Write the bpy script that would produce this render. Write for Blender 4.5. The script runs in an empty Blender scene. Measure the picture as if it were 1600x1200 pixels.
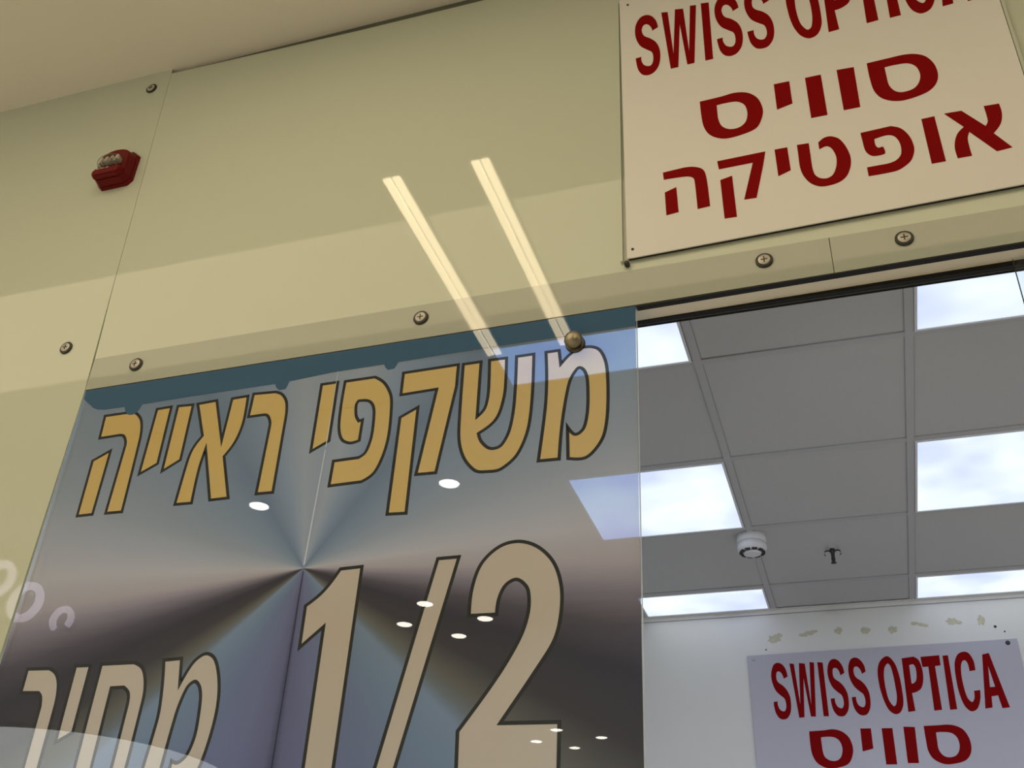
import bpy, bmesh, math, random
from mathutils import Matrix, Vector

random.seed(7)
C = bpy.context.scene.collection

# ------------------------------------------------------------------ camera
cd = bpy.data.cameras.new('camera')
cd.sensor_fit = 'HORIZONTAL'; cd.sensor_width = 36.0; cd.lens = 36.83
cd.clip_start = 0.02; cd.clip_end = 100
cam = bpy.data.objects.new('camera', cd); C.objects.link(cam)
rot = Matrix(((0.9504245763517496, 0.13086067099114854, 0.28207908368814527),
              (0.3077859082961336, -0.5250791822199667, -0.7934479737535001),
              (0.04428272034237861, 0.8409324212961214, -0.5393252297937872)))
cam.matrix_world = Matrix.Translation((0, -1.6, 1.45)) @ rot.to_4x4()
bpy.context.scene.camera = cam

# ------------------------------------------------------------------ world and exposure
w = bpy.data.worlds.new('world'); bpy.context.scene.world = w
w.use_nodes = True
w.node_tree.nodes['Background'].inputs[0].default_value = (1.0, 0.86, 0.64, 1)
w.node_tree.nodes['Background'].inputs[1].default_value = 0.3
vs = bpy.context.scene.view_settings
vs.view_transform = 'Standard'; vs.look = 'None'; vs.gamma = 1.0; vs.use_curve_mapping = False
vs.exposure = 0.0

WARM = (1.0, 0.80, 0.50)
COOL = (0.84, 0.90, 1.0)

def spot(name, loc, target, energy, color, angle, radius=0.06, blend=0.6):
    l = bpy.data.lights.new(name, 'SPOT'); l.energy = energy; l.color = color
    l.spot_size = math.radians(angle); l.spot_blend = blend; l.shadow_soft_size = radius
    o = bpy.data.objects.new(name, l); C.objects.link(o)
    o.location = loc
    o.rotation_euler = (Vector(target) - Vector(loc)).to_track_quat('-Z', 'Y').to_euler()
    return o

SHOP_FILL_W, MALL_W = 42.0, 30.0

# ------------------------------------------------------------------ materials
def mat(name, color, rough=0.5, metal=0.0, spec=0.5, emit=None, estr=0.0, noise=0.0, nscale=30.0, bump=0.0):
    m = bpy.data.materials.new(name); m.use_nodes = True
    nt = m.node_tree; b = nt.nodes['Principled BSDF']
    b.inputs['Base Color'].default_value = (*color, 1)
    b.inputs['Roughness'].default_value = rough
    b.inputs['Metallic'].default_value = metal
    b.inputs['Specular IOR Level'].default_value = spec
    if emit:
        b.inputs['Emission Color'].default_value = (*emit, 1)
        b.inputs['Emission Strength'].default_value = estr
    if noise or bump:
        tc = nt.nodes.new('ShaderNodeTexCoord'); nz = nt.nodes.new('ShaderNodeTexNoise')
        nz.inputs['Scale'].default_value = nscale; nz.inputs['Detail'].default_value = 4
        nt.links.new(tc.outputs['Object'], nz.inputs['Vector'])
        if noise:
            mx = nt.nodes.new('ShaderNodeMix'); mx.data_type = 'RGBA'
            mx.inputs[6].default_value = (*[c * (1 - noise) for c in color], 1)
            mx.inputs[7].default_value = (*[min(1, c * (1 + noise)) for c in color], 1)
            nt.links.new(nz.outputs['Fac'], mx.inputs[0]); nt.links.new(mx.outputs[2], b.inputs['Base Color'])
        if bump:
            bp = nt.nodes.new('ShaderNodeBump'); bp.inputs['Strength'].default_value = bump
            bp.inputs['Distance'].default_value = 0.002
            nt.links.new(nz.outputs['Fac'], bp.inputs['Height']); nt.links.new(bp.outputs[0], b.inputs['Normal'])
    return m

def glass_mat(name, tint):
    # plate glass: reflects by the Fresnel law at its outer faces, lets the rest through
    m = bpy.data.materials.new(name); m.use_nodes = True
    nt = m.node_tree; nt.nodes.clear()
    out = nt.nodes.new('ShaderNodeOutputMaterial'); mx = nt.nodes.new('ShaderNodeMixShader')
    tr = nt.nodes.new('ShaderNodeBsdfTransparent'); gl = nt.nodes.new('ShaderNodeBsdfGlossy')
    fr = nt.nodes.new('ShaderNodeFresnel'); ge = nt.nodes.new('ShaderNodeNewGeometry')
    inv = nt.nodes.new('ShaderNodeMath'); inv.operation = 'SUBTRACT'; inv.inputs[0].default_value = 1
    mu = nt.nodes.new('ShaderNodeMath'); mu.operation = 'MULTIPLY'
    tr.inputs[0].default_value = (*tint, 1); gl.inputs['Roughness'].default_value = 0.0
    fr.inputs['IOR'].default_value = 1.52
    L = nt.links.new
    L(ge.outputs['Backfacing'], inv.inputs[1]); L(fr.outputs[0], mu.inputs[0]); L(inv.outputs[0], mu.inputs[1])
    L(mu.outputs[0], mx.inputs[0]); L(tr.outputs[0], mx.inputs[1]); L(gl.outputs[0], mx.inputs[2])
    L(mx.outputs[0], out.inputs[0])
    return m

TINT = (0.80, 1.05, 1.50)      # the clear carrier of the film is bluish
def film_shader(nt, colour_socket, colour, d=0.55, t=0.3, tr=0.55):
    # printed window film: the ink scatters light from the front, glows from behind and lets some straight through
    L = nt.links.new
    out = nt.nodes.new('ShaderNodeOutputMaterial')
    a1 = nt.nodes.new('ShaderNodeAddShader'); a2 = nt.nodes.new('ShaderNodeAddShader')
    sh = []
    for kind, k in (('ShaderNodeBsdfDiffuse', d), ('ShaderNodeBsdfTranslucent', t), ('ShaderNodeBsdfTransparent', tr)):
        n = nt.nodes.new(kind)
        if colour_socket:
            v = nt.nodes.new('ShaderNodeVectorMath'); v.operation = 'SCALE'; v.inputs['Scale'].default_value = k
            L(colour_socket, v.inputs[0]); last = v.outputs[0]
            if kind.endswith('Transparent'):
                tn = nt.nodes.new('ShaderNodeVectorMath'); tn.operation = 'MULTIPLY'; tn.inputs[1].default_value = TINT
                L(last, tn.inputs[0]); last = tn.outputs[0]
            L(last, n.inputs['Color'])
        else:
            n.inputs['Color'].default_value = (*[c * k * (q if kind.endswith('Transparent') else 1) for c, q in zip(colour, TINT)], 1)
        sh.append(n)
    L(sh[0].outputs[0], a1.inputs[0]); L(sh[1].outputs[0], a1.inputs[1])
    L(a1.outputs[0], a2.inputs[0]); L(sh[2].outputs[0], a2.inputs[1])
    # clear gloss laminate on the outer face
    gl = nt.nodes.new('ShaderNodeBsdfGlossy'); gl.inputs['Roughness'].default_value = 0.0
    fr = nt.nodes.new('ShaderNodeFresnel'); fr.inputs['IOR'].default_value = 1.52
    ge = nt.nodes.new('ShaderNodeNewGeometry'); mu = nt.nodes.new('ShaderNodeMath'); mu.operation = 'MULTIPLY'
    inv = nt.nodes.new('ShaderNodeMath'); inv.operation = 'SUBTRACT'; inv.inputs[0].default_value = 1
    mx = nt.nodes.new('ShaderNodeMixShader')
    L(ge.outputs['Backfacing'], inv.inputs[1]); L(fr.outputs[0], mu.inputs[0]); L(inv.outputs[0], mu.inputs[1])
    L(mu.outputs[0], mx.inputs[0]); L(a2.outputs[0], mx.inputs[1]); L(gl.outputs[0], mx.inputs[2]); L(mx.outputs[0], out.inputs[0])

def film_mat(name, colour, d=0.55, t=0.3, tr=0.55, clear=None):
    m = bpy.data.materials.new(name); m.use_nodes = True; m.node_tree.nodes.clear()
    film_shader(m.node_tree, None, colour, d, t, tr)
    if clear:
        for n in m.node_tree.nodes:
            if n.type == 'BSDF_TRANSPARENT': n.inputs['Color'].default_value = (*clear, 1)
    return m

def lin(c):
    return [((v / 255 + 0.055) / 1.055) ** 2.4 if v > 10 else v / 255 / 12.92 for v in c]

GAIN = (0.53, 0.50, 0.405)
def ink(*srgb):
    return [min(0.95, a / g) for a, g in zip(lin(srgb), GAIN)]

def poster_mat(cx, cz):
    # the printed design: a fan of brushed-metal tones turning about one centre, the same on both sides
    m = bpy.data.materials.new('poster_print'); m.use_nodes = True
    nt = m.node_tree; nt.nodes.clear(); L = nt.links.new
    tc = nt.nodes.new('ShaderNodeTexCoord'); sx = nt.nodes.new('ShaderNodeSeparateXYZ')
    L(tc.outputs['Object'], sx.inputs[0])
    def math_(op, a, b=None):
        n = nt.nodes.new('ShaderNodeMath'); n.operation = op
        for i, v in enumerate((a, b)):
            if v is None: continue
            if isinstance(v, (int, float)): n.inputs[i].default_value = v
            else: L(v, n.inputs[i])
        return n.outputs[0]
    dx = math_('ABSOLUTE', math_('SUBTRACT', sx.outputs[0], cx))
    dy = math_('SUBTRACT', sx.outputs[1], cz)
    ang = math_('DIVIDE', math_('ARCTAN2', dx, dy), math.pi)
    nz = nt.nodes.new('ShaderNodeTexNoise'); nz.inputs['Scale'].default_value = 9; nz.inputs['Detail'].default_value = 6
    mp = nt.nodes.new('ShaderNodeMapping'); mp.inputs['Scale'].default_value = (0.6, 14, 1)
    L(tc.outputs['Object'], mp.inputs[0]); L(mp.outputs[0], nz.inputs['Vector'])
    ang = math_('ADD', ang, math_('MULTIPLY', math_('SUBTRACT', nz.outputs['Fac'], 0.5), 0.006))
    cr = nt.nodes.new('ShaderNodeValToRGB'); L(ang, cr.inputs[0])
    stops = FAN
    e = cr.color_ramp.elements
    while len(e) < len(stops): e.new(0.5)
    for el, (deg, col) in zip(e, stops):
        el.position = deg / 180.0; el.color = (*ink(*col), 1)
    film_shader(nt, cr.outputs[0], None)
    return m

FAN = [(0, (122, 128, 126)), (9, (128, 132, 127)), (20, (112, 122, 124)), (36, (92, 104, 109)), (46, (102, 113, 116)), (60, (113, 121, 121)),
       (70, (122, 127, 123)), (79, (138, 138, 132)), (87, (151, 146, 135)), (94, (141, 131, 121)), (98.5, (108, 100, 97)), (104, (68, 63, 63)),
       (110, (47, 45, 47)), (119, (53, 50, 47)), (126, (82, 79, 66)), (129.5, (88, 92, 86)), (132.5, (101, 113, 117)), (141, (94, 107, 113)),
       (154, (90, 97, 108)), (168, (90, 92, 106)), (177.5, (82, 82, 96)), (180, (60, 61, 74))]

def led_mat():
    # opal diffuser lit by lamps behind it: a little brighter at the rim, faintly clouded
    m = bpy.data.materials.new('led_diffuser'); m.use_nodes = True
    nt = m.node_tree; nt.nodes.clear(); L = nt.links.new
    out = nt.nodes.new('ShaderNodeOutputMaterial'); em = nt.nodes.new('ShaderNodeEmission')
    tc = nt.nodes.new('ShaderNodeTexCoord'); nz = nt.nodes.new('ShaderNodeTexNoise')
    oi = nt.nodes.new('ShaderNodeObjectInfo'); ad = nt.nodes.new('ShaderNodeVectorMath'); ad.operation = 'ADD'
    L(tc.outputs['Object'], ad.inputs[0]); L(oi.outputs['Location'], ad.inputs[1]); L(ad.outputs[0], nz.inputs['Vector'])
    nz.inputs['Scale'].default_value = 3.2; nz.inputs['Detail'].default_value = 2
    cr = nt.nodes.new('ShaderNodeValToRGB'); L(nz.outputs['Fac'], cr.inputs[0])
    cr.color_ramp.elements[0].position = 0.36; cr.color_ramp.elements[0].color = (0.60, 0.68, 0.96, 1)
    cr.color_ramp.elements[1].position = 0.66; cr.color_ramp.elements[1].color = (0.86, 0.95, 1.0, 1)
    L(cr.outputs[0], em.inputs[0]); em.inputs[1].default_value = LED
    L(em.outputs[0], out.inputs[0])
    return m
LED = 1.15

M = dict(
    facade=mat('back_painted_glass', (0.585, 0.64, 0.545), 0.03),
    header=mat('painted_header', (0.42, 0.455, 0.40), 0.04),
    soffit=mat('soffit_paint', (0.84, 0.82, 0.76), 0.7, spec=0.2),
    shadow_gap=mat('gap_board', (0.15, 0.16, 0.135), 0.6, spec=0.2),
    tan=mat('track_aluminium', (0.88, 0.80, 0.64), 0.45),
    black=mat('black_rubber', (0.012, 0.012, 0.012), 0.6, spec=0.3),
    sign=mat('sign_sheet', (0.80, 0.80, 0.80), 0.35, spec=0.3, noise=0.02, nscale=4),
    sign_in=mat('sign_sheet_cool', (0.50, 0.485, 0.56), 0.35, spec=0.3),
    red=mat('red_vinyl', (0.235, 0.0005, 0.001), 0.6, spec=0.06),
    steel=mat('satin_steel', (0.50, 0.48, 0.44), 0.5, 0.85),
    steel_dark=mat('dark_steel', (0.10, 0.095, 0.08), 0.4, 0.8),
    stud=mat('worn_bronze', (0.30, 0.27, 0.20), 0.38, 0.85),
    slot=mat('screw_slot', (0.05, 0.05, 0.045), 0.5, 0.5),
    alarm_red=mat('red_plastic', (0.14, 0.0008, 0.0015), 0.35, spec=0.2),
    silver=mat('reflector', (0.9, 0.9, 0.88), 0.3, 0.7),
    glass=glass_mat('plate_glass', (0.96, 0.985, 0.975)),
    lens=glass_mat('clear_lens', (0.80, 0.80, 0.74)),
    edge=mat('glass_edge', (0.80, 0.85, 0.82), 0.25),
    tile=mat('ceiling_tile', (0.60, 0.60, 0.60), 0.9, spec=0.1, noise=0.03, nscale=60),
    tbar=mat('ceiling_tee', (0.56, 0.56, 0.57), 0.7, spec=0.15),
    line=mat('tee_edge_line', (0.42, 0.42, 0.43), 0.8, spec=0.1),  # thin darker line along the tees and wall angle
    wall=mat('shop_wall_paint', (0.80, 0.79, 0.765), 0.8, spec=0.1, noise=0.015, nscale=8),
    white=mat('white_plastic', (0.80, 0.80, 0.82), 0.4),
    led=led_mat(),
    led_frame=mat('panel_frame', (0.85, 0.86, 0.9), 0.4),
    glue=mat('old_glue', (0.57, 0.54, 0.40), 0.5, noise=0.25, nscale=60),
    hole=mat('nail_hole', (0.04, 0.04, 0.04), 0.8),
    floor=mat('floor_tile', (0.80, 0.77, 0.70), 0.35, noise=0.05, nscale=3),
    shop_floor=mat('shop_floor', (0.52, 0.52, 0.52), 0.4, noise=0.05, nscale=3),
    mall_wall=mat('mall_wall', (0.62, 0.58, 0.52), 0.7),
    mall_ceiling=mat('mall_ceiling', (0.82, 0.82, 0.80), 0.8, spec=0.1),
    tube=mat('light_diffuser', (0.8, 0.8, 0.8), 0.5, emit=WARM, estr=11.0),
    cove=mat('ceiling_glow', (0.8, 0.8, 0.8), 0.5, emit=WARM, estr=1.45),
    down=mat('downlight_lens', (0.8, 0.8, 0.8), 0.5, emit=(1, 0.93, 0.8), estr=28.0),
    sky=mat('dome_light', (0.8, 0.8, 0.8), 0.5, emit=(0.92, 0.95, 0.92), estr=4.6),
    letter_lit=mat('lit_letter', (0.8, 0.8, 0.8), 0.5, emit=(0.95, 0.85, 1.0), estr=3.0),
    gold=film_mat('gold_ink', ink(182, 150, 62), t=0.2, clear=(0.24, 0.32, 0.42)),
    beige=film_mat('beige_ink', ink(161, 146, 118)),
    ink_black=film_mat('black_ink', (0.03, 0.03, 0.026), clear=(0.20, 0.22, 0.24)),
    band=film_mat('rail_shade', (0.04, 0.115, 0.225), d=1.0, t=0.05, tr=0.1),
    seam_light=film_mat('seam_light', (0.78, 0.80, 0.78), tr=0.3),
)

# ------------------------------------------------------------------ geometry helpers
def link(name, me, material=None, parent=None):
    o = bpy.data.objects.new(name, me); C.objects.link(o)
    if material:
        for mm in (material if isinstance(material, (list, tuple)) else [material]): me.materials.append(mm)
    if parent: o.parent = parent
    return o

def obj(name, bm, material, parent=None, smooth=False):
    me = bpy.data.meshes.new(name)
    bmesh.ops.recalc_face_normals(bm, faces=bm.faces)
    bm.to_mesh(me); bm.free()
    if smooth:
        for p_ in me.polygons: p_.use_smooth = True
    return link(name, me, material, parent)

def box(bm, x0, x1, y0, y1, z0, z1, mi=0):
    v = [bm.verts.new(c) for c in ((x0, y0, z0), (x1, y0, z0), (x1, y1, z0), (x0, y1, z0), (x0, y0, z1), (x1, y0, z1), (x1, y1, z1), (x0, y1, z1))]
    fs = []
    for f in ((3, 2, 1, 0), (4, 5, 6, 7), (0, 1, 5, 4), (1, 2, 6, 5), (2, 3, 7, 6), (3, 0, 4, 7)):
        q = bm.faces.new([v[i] for i in f]); q.material_index = mi; fs.append(q)
    return fs

def boxes(*specs):
    bm = bmesh.new()
    for s in specs: box(bm, *s)
    return bm

def bevelled(bm, w=0.002, seg=2):
    bmesh.ops.bevel(bm, geom=bm.edges[:] , offset=w, segments=seg, affect='EDGES')
    return bm

def slab(pts, y0, y1):
    # a plate in the plane of the shopfront: outline in x,z, from depth y0 to y1
    bm = bmesh.new()
    a = [bm.verts.new((x, y0, z)) for x, z in pts]; b = [bm.verts.new((x, y1, z)) for x, z in pts]
    bm.faces.new(a); bm.faces.new(b[::-1]); n = len(pts)
    for i in range(n): bm.faces.new((a[i], b[i], b[(i + 1) % n], a[(i + 1) % n]))
    return bm

def lathe(profile, n=32, axis='Z', loc=(0, 0, 0)):
    # profile: (radius, height) pairs turned about the axis
    bm = bmesh.new(); rings = []
    def place(r, h_, a):
        x, y = r * math.cos(a), r * math.sin(a)
        p = (x, y, h_) if axis == 'Z' else (x, -h_, y)      # axis 'Y': heights grow towards the viewer
        return (p[0] + loc[0], p[1] + loc[1], p[2] + loc[2])
    for r, h_ in profile:
        if r < 1e-6: rings.append([bm.verts.new(place(0, h_, 0))])
        else: rings.append([bm.verts.new(place(r, h_, 2 * math.pi * i / n)) for i in range(n)])
    for A, B in zip(rings, rings[1:]):
        for i in range(n):
            j = (i + 1) % n
            if len(A) == 1 and len(B) == 1: continue
            if len(A) == 1: bm.faces.new((A[0], B[i], B[j]))
            elif len(B) == 1: bm.faces.new((A[i], A[j], B[0]))
            else: bm.faces.new((A[i], A[j], B[j], B[i]))
    if len(rings[0]) > 1: bm.faces.new(rings[0])
    if len(rings[-1]) > 1: bm.faces.new(rings[-1])
    return bm

def tag(o, label, cat, group=None):
    o['label'] = label; o['category'] = cat
    if group: o['group'] = group
    return o

def thing(name, label, cat, loc=(0, 0, 0), group=None):
    o = bpy.data.objects.new(name, None); C.objects.link(o); o.location = loc; o.empty_display_size = 0.05
    return tag(o, label, cat, group)

def structure(name, bm, material, parent=None):
    o = obj(name, bm, material, parent)
    if parent is None: o['kind'] = 'structure'
    return o

def copy_thing(root, loc, label, group=None):
    r = root.copy(); C.objects.link(r); r.location = loc; r['label'] = label
    if group: r['group'] = group
    for ch in list(root.children):
        c = ch.copy(); C.objects.link(c); c.parent = r
        for g in list(ch.children):
            d = g.copy(); C.objects.link(d); d.parent = c
    return r

# --- flat lettering: outlines in x,z (metres), filled as one thin sheet
def parse(s):
    out = []
    for t in s.split():
        sm = t.endswith('~'); x, z = t.rstrip('~').split(',')
        out.append((int(x) / 1000, int(z) / 1000, sm))
    return out

def dense(pts, n=7):
    # straight between corners, a rounded run through curve points
    N = len(pts); out = []
    for i in range(N):
        p0, p1, p2, p3 = pts[i - 1], pts[i], pts[(i + 1) % N], pts[(i + 2) % N]
        out.append((p1[0], p1[1]))
        if not p1[2] and not p2[2]: continue
        m1 = ((p2[0] - p0[0]) / 2, (p2[1] - p0[1]) / 2) if p1[2] else None
        m2 = ((p3[0] - p1[0]) / 2, (p3[1] - p1[1]) / 2) if p2[2] else None
        d = (p2[0] - p1[0], p2[1] - p1[1]); ld = math.hypot(*d)
        def lim(m):
            l = math.hypot(*m); k = min(1, ld / l) if l else 0
            return (m[0] * k, m[1] * k)
        if m1: m1 = lim(m1)
        if m2: m2 = lim(m2)
        if m1 is None: m1 = (1.5 * d[0] - m2[0] / 2, 1.5 * d[1] - m2[1] / 2)
        if m2 is None: m2 = (1.5 * d[0] - m1[0] / 2, 1.5 * d[1] - m1[1] / 2)
        for k in range(1, n):
            t = k / n; t2 = t * t; t3 = t2 * t
            h0, h1, h2, h3 = 2 * t3 - 3 * t2 + 1, t3 - 2 * t2 + t, -2 * t3 + 3 * t2, t3 - t2
            out.append(tuple(h0 * p1[q] + h1 * m1[q] + h2 * p2[q] + h3 * m2[q] for q in (0, 1)))
    return out

def offset(poly, d):
    area = sum(a[0] * b[1] - b[0] * a[1] for a, b in zip(poly, poly[1:] + poly[:1]))
    if area < 0: poly = poly[::-1]
    out = []; N = len(poly)
    for i in range(N):
        a, b, c = poly[i - 1], poly[i], poly[(i + 1) % N]
        u = (b[0] - a[0], b[1] - a[1]); v = (c[0] - b[0], c[1] - b[1])
        lu, lv = math.hypot(*u) or 1e-9, math.hypot(*v) or 1e-9
        n1 = (u[1] / lu, -u[0] / lu); n2 = (v[1] / lv, -v[0] / lv)
        k = 1 + n1[0] * n2[0] + n1[1] * n2[1]
        mx, mz = (n1[0] + n2[0]), (n1[1] + n2[1])
        k = max(k, 0.07)
        out.append((b[0] + d * mx / k, b[1] + d * mz / k))
    return out

def sheet(name, contours, y_front, thick, material, parent=None, single=False):
    # contours may nest: an inner one is a hole
    cu = bpy.data.curves.new(name, 'CURVE'); cu.dimensions = '2D'; cu.fill_mode = 'FRONT' if single else 'BOTH'
    cu.extrude = 0.0 if single else thick / 2
    for ct in contours:
        sp = cu.splines.new('POLY'); sp.points.add(len(ct) - 1); sp.use_cyclic_u = True
        for q, (x, z) in zip(sp.points, ct): q.co = (x, z, 0, 1)
    t = bpy.data.objects.new(name + '_curve', cu); C.objects.link(t)
    dg = bpy.context.evaluated_depsgraph_get(); dg.update()
    me = bpy.data.meshes.new_from_object(t.evaluated_get(dg)); me.name = name
    bpy.data.objects.remove(t, do_unlink=True); bpy.data.curves.remove(cu)
    o = link(name, me, material)
    o.rotation_euler = (math.pi / 2, 0, 0); o.location = (0, y_front + thick / 2, 0)
    if parent:
        o.parent = parent
        o.location = Vector((0, y_front + thick / 2, 0)) - Vector(parent.location)
    return o

# letter outlines measured on their boards, x,z in mm ("~" = point on a curve)
GOLD = [
    ['-1519,2601 -1462,2601 -1440,2598~ -1421,2580~ -1412,2557~ -1408,2527~ -1404,2355 -1444,2356 -1442,2517 -1445,2529~ -1453,2541~ -1464,2545 -1516,2544'],
    ['-1517,2488 -1477,2508 -1477,2357 -1515,2357'],
    ['-1384,2599 -1348,2600 -1346,2460 -1386,2440'],
    ['-1331,2599 -1293,2597 -1291,2462 -1330,2440'],
    ['-1281,2597 -1235,2599 -1200,2495 -1197,2598 -1159,2599 -1157,2534~ -1166,2491~ -1186,2457 -1155,2359 -1197,2359 -1235,2482 -1240,2431~ -1239,2357 -1278,2358 -1272,2463~ -1265,2490~ -1250,2514'],
    ['-1146,2602 -1093,2599 -1076,2590~ -1063,2571~ -1058,2546~ -1057,2515~ -1055,2360 -1092,2361 -1091,2512 -1093,2528~ -1102,2543~ -1114,2546 -1147,2546'],
    ['-986,2601 -949,2601 -948,2462 -985,2443'],
    ['-932,2600 -865,2600 -842,2582~ -825,2552~ -820,2524~ -818,2462~ -824,2417~ -839,2378~ -864,2361 -932,2360 -931,2414 -877,2415 -863,2426~ -855,2460~ -856,2513~ -862,2534~ -874,2545~ -895,2548 -899,2538~ -896,2514~ -888,2499 -880,2501 -881,2454 -901,2451~ -920,2462~ -930,2490~ -933,2541~'],
    ['-802,2600 -684,2601 -684,2551 -711,2362 -751,2363 -725,2550 -802,2548'],
    ['-798,2495 -762,2513 -763,2284 -801,2286'],
    ['-673,2600 -636,2600 -636,2473 -621,2491~ -616,2526~ -618,2601 -583,2600 -582,2549~ -584,2508~ -597,2463~ -631,2436 -623,2416~ -605,2400~ -584,2404~ -569,2435~ -562,2493~ -562,2600 -527,2600 -527,2499~ -533,2430~ -552,2380~ -582,2354~ -608,2352~ -632,2357~ -656,2386~ -669,2427~ -672,2487~'],
    ['-510,2362 -500,2473~ -499,2536~ -502,2600 -476,2600 -472,2567 -450,2590~ -424,2599~ -398,2590~ -384,2559~ -380,2512~ -381,2446~ -388,2400~ -404,2372~ -424,2357~ -454,2360 -456,2425 -441,2408~ -425,2420~ -418,2461~ -419,2524~ -426,2547~ -438,2553~ -454,2524~ -466,2444~ -471,2361'],
]
BEIGE = [
    ['-1525,2034 -1473,2032 -1455,2021~ -1443,2000~ -1437,1964~ -1437,1717 -1468,1717 -1470,1960 -1475,1978~ -1484,1987 -1524,1989'],
    ['-1414,2034 -1381,2033 -1381,1910 -1413,1893'],
    ['-1356,2034 -1283,2033 -1262,2021~ -1250,1997~ -1245,1965~ -1250,1770 -1279,1770 -1276,1956 -1280,1976~ -1294,1988 -1321,1988 -1321,1771 -1357,1772'],
    ['-1219,2034 -1182,2035 -1174,1987 -1155,2026~ -1132,2041~ -1110,2029~ -1093,1989~ -1086,1941~ -1090,1883~ -1102,1831~ -1122,1805~ -1159,1804 -1157,1853 -1143,1850~ -1128,1864~ -1120,1898~ -1123,1954~ -1130,1979~ -1143,1991~ -1157,1980~ -1168,1935~ -1180,1769 -1221,1770 -1205,1924~ -1209,1978~'],
    ['-882,2184 -839,2185 -845,1753 -899,1753 -899,2077 -941,2041 -942,2118 -918,2136~ -900,2156~'],
    ['-691,2187 -651,2187 -753,1749 -787,1749'],
    ['-624,2077 -622,2126~ -608,2170~ -577,2199~ -541,2206~ -505,2192~ -476,2160~ -462,2116~ -462,2068~ -472,2025~ -501,1978~ -559,1894 -461,1892 -461,1791 -627,1792 -630,1884 -565,1973~ -530,2035~ -518,2079~ -520,2114~ -531,2130~ -545,2136~ -562,2126~ -572,2104~ -575,2076'],
]
SIGN_LATIN = [
    ['-254,3462 -258,3486~ -268,3506~ -281,3514~ -295,3509~ -305,3489~ -308,3463~ -305,3435~ -296,3410~ -281,3393~ -271,3382~ -268,3366~ -269,3349~ -274,3338~ -282,3338~ -290,3345~ -295,3360~ -295,3373 -308,3372 -307,3357~ -303,3332~ -294,3314~ -281,3308~ -268,3313~ -257,3330~ -252,3357~ -253,3387~ -260,3411~ -272,3428~ -285,3440~ -290,3450~ -292,3466~ -288,3479~ -281,3482~ -274,3475~ -269,3463~ -268,3454'],
    ['-245,3510 -230,3507 -222,3360 -213,3510 -194,3506 -187,3357 -178,3511 -164,3508 -177,3315 -193,3315 -204,3454 -213,3313 -230,3313'],
    ['-153,3510 -135,3507 -136,3315 -153,3315'],
    ['-70,3466 -74,3490~ -84,3510~ -97,3518~ -111,3513~ -121,3493~ -124,3467~ -121,3439~ -112,3414~ -97,3397~ -87,3386~ -84,3370~ -85,3353~ -90,3342~ -98,3342~ -106,3349~ -111,3364~ -111,3377 -124,3376 -123,3361~ -119,3336~ -110,3318~ -97,3312~ -84,3317~ -73,3334~ -68,3361~ -69,3391~ -76,3415~ -88,3432~ -101,3443~ -106,3454~ -108,3470~ -104,3483~ -97,3486~ -90,3479~ -85,3467~ -84,3458'],
    ['-2,3467 -6,3492~ -16,3511~ -30,3519~ -44,3514~ -54,3495~ -57,3468~ -54,3441~ -45,3415~ -30,3398~ -20,3388~ -16,3371~ -17,3354~ -23,3343~ -31,3343~ -39,3351~ -43,3365~ -43,3379 -57,3378 -56,3363~ -52,3338~ -42,3319~ -29,3314~ -16,3318~ -5,3336~ 0,3362~ -1,3392~ -8,3417~ -20,3434~ -33,3445~ -39,3456~ -40,3472~ -37,3484~ -29,3487~ -23,3481~ -17,3469~ -16,3459'],
    ['72,3518~ 47,3502~ 34,3467~ 34,3416~ 40,3365~ 52,3330~ 69,3314~ 87,3321~ 99,3350~ 101,3400~ 99,3451~ 91,3493~', '69,3492~ 58,3479~ 52,3447~ 52,3402~ 57,3364~ 68,3342~ 77,3348~ 82,3375~ 83,3413~ 81,3452~ 77,3481~'],
    ['115,3508 152,3512 167,3499~ 173,3466~ 170,3428~ 161,3400~ 145,3388~ 130,3385 132,3322 110,3320', '135,3482 148,3485~ 153,3470~ 152,3445~ 148,3426~ 139,3418~ 133,3417'],
    ['174,3510 231,3513 231,3477 213,3476 212,3324 188,3322 193,3475 174,3474'],
    ['241,3511 258,3512 257,3324 235,3323'],
    ['332,3455 331,3490~ 320,3516~ 304,3521~ 285,3510~ 274,3480~ 269,3430~ 271,3380~ 279,3336~ 295,3316~ 315,3323~ 329,3353~ 334,3386 315,3384 313,3359~ 304,3346~ 292,3363~ 288,3404~ 287,3441~ 291,3473~ 298,3488~ 306,3491~ 313,3478~ 313,3453'],
    ['361,3508 381,3512 410,3324 388,3322 382,3366 364,3363 360,3325 339,3323', '371,3468 365,3394 380,3395'],
]
SIGN_UPPER = [
    ['-172,3190 -127,3192~ -97,3195~ -71,3187~ -52,3165~ -44,3130~ -49,3102~ -62,3079~ -90,3069~ -122,3066~ -143,3074~ -159,3090~ -168,3115~ -171,3148~', '-137,3169 -115,3170~ -94,3167~ -80,3153~ -76,3128~ -81,3104~ -95,3091~ -115,3091~ -130,3104~ -136,3125~ -137,3146~'],
    ['-16,3196 16,3196 16,3129 -16,3120'],
    ['48,3196 80,3196 80,3077 48,3077'],
    ['112,3200 146,3198 144,3081 112,3081'],
    ['172,3201 215,3203~ 242,3204~ 264,3200~ 284,3186~ 296,3159~ 298,3128~ 291,3105~ 275,3088~ 250,3079~ 223,3076~ 202,3082~ 185,3096~ 175,3120~ 172,3157~', '204,3179 224,3180~ 248,3177~ 262,3163~ 266,3138~ 260,3116~ 247,3102~ 226,3099~ 213,3107~ 205,3126~ 204,3154~'],
]
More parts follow.
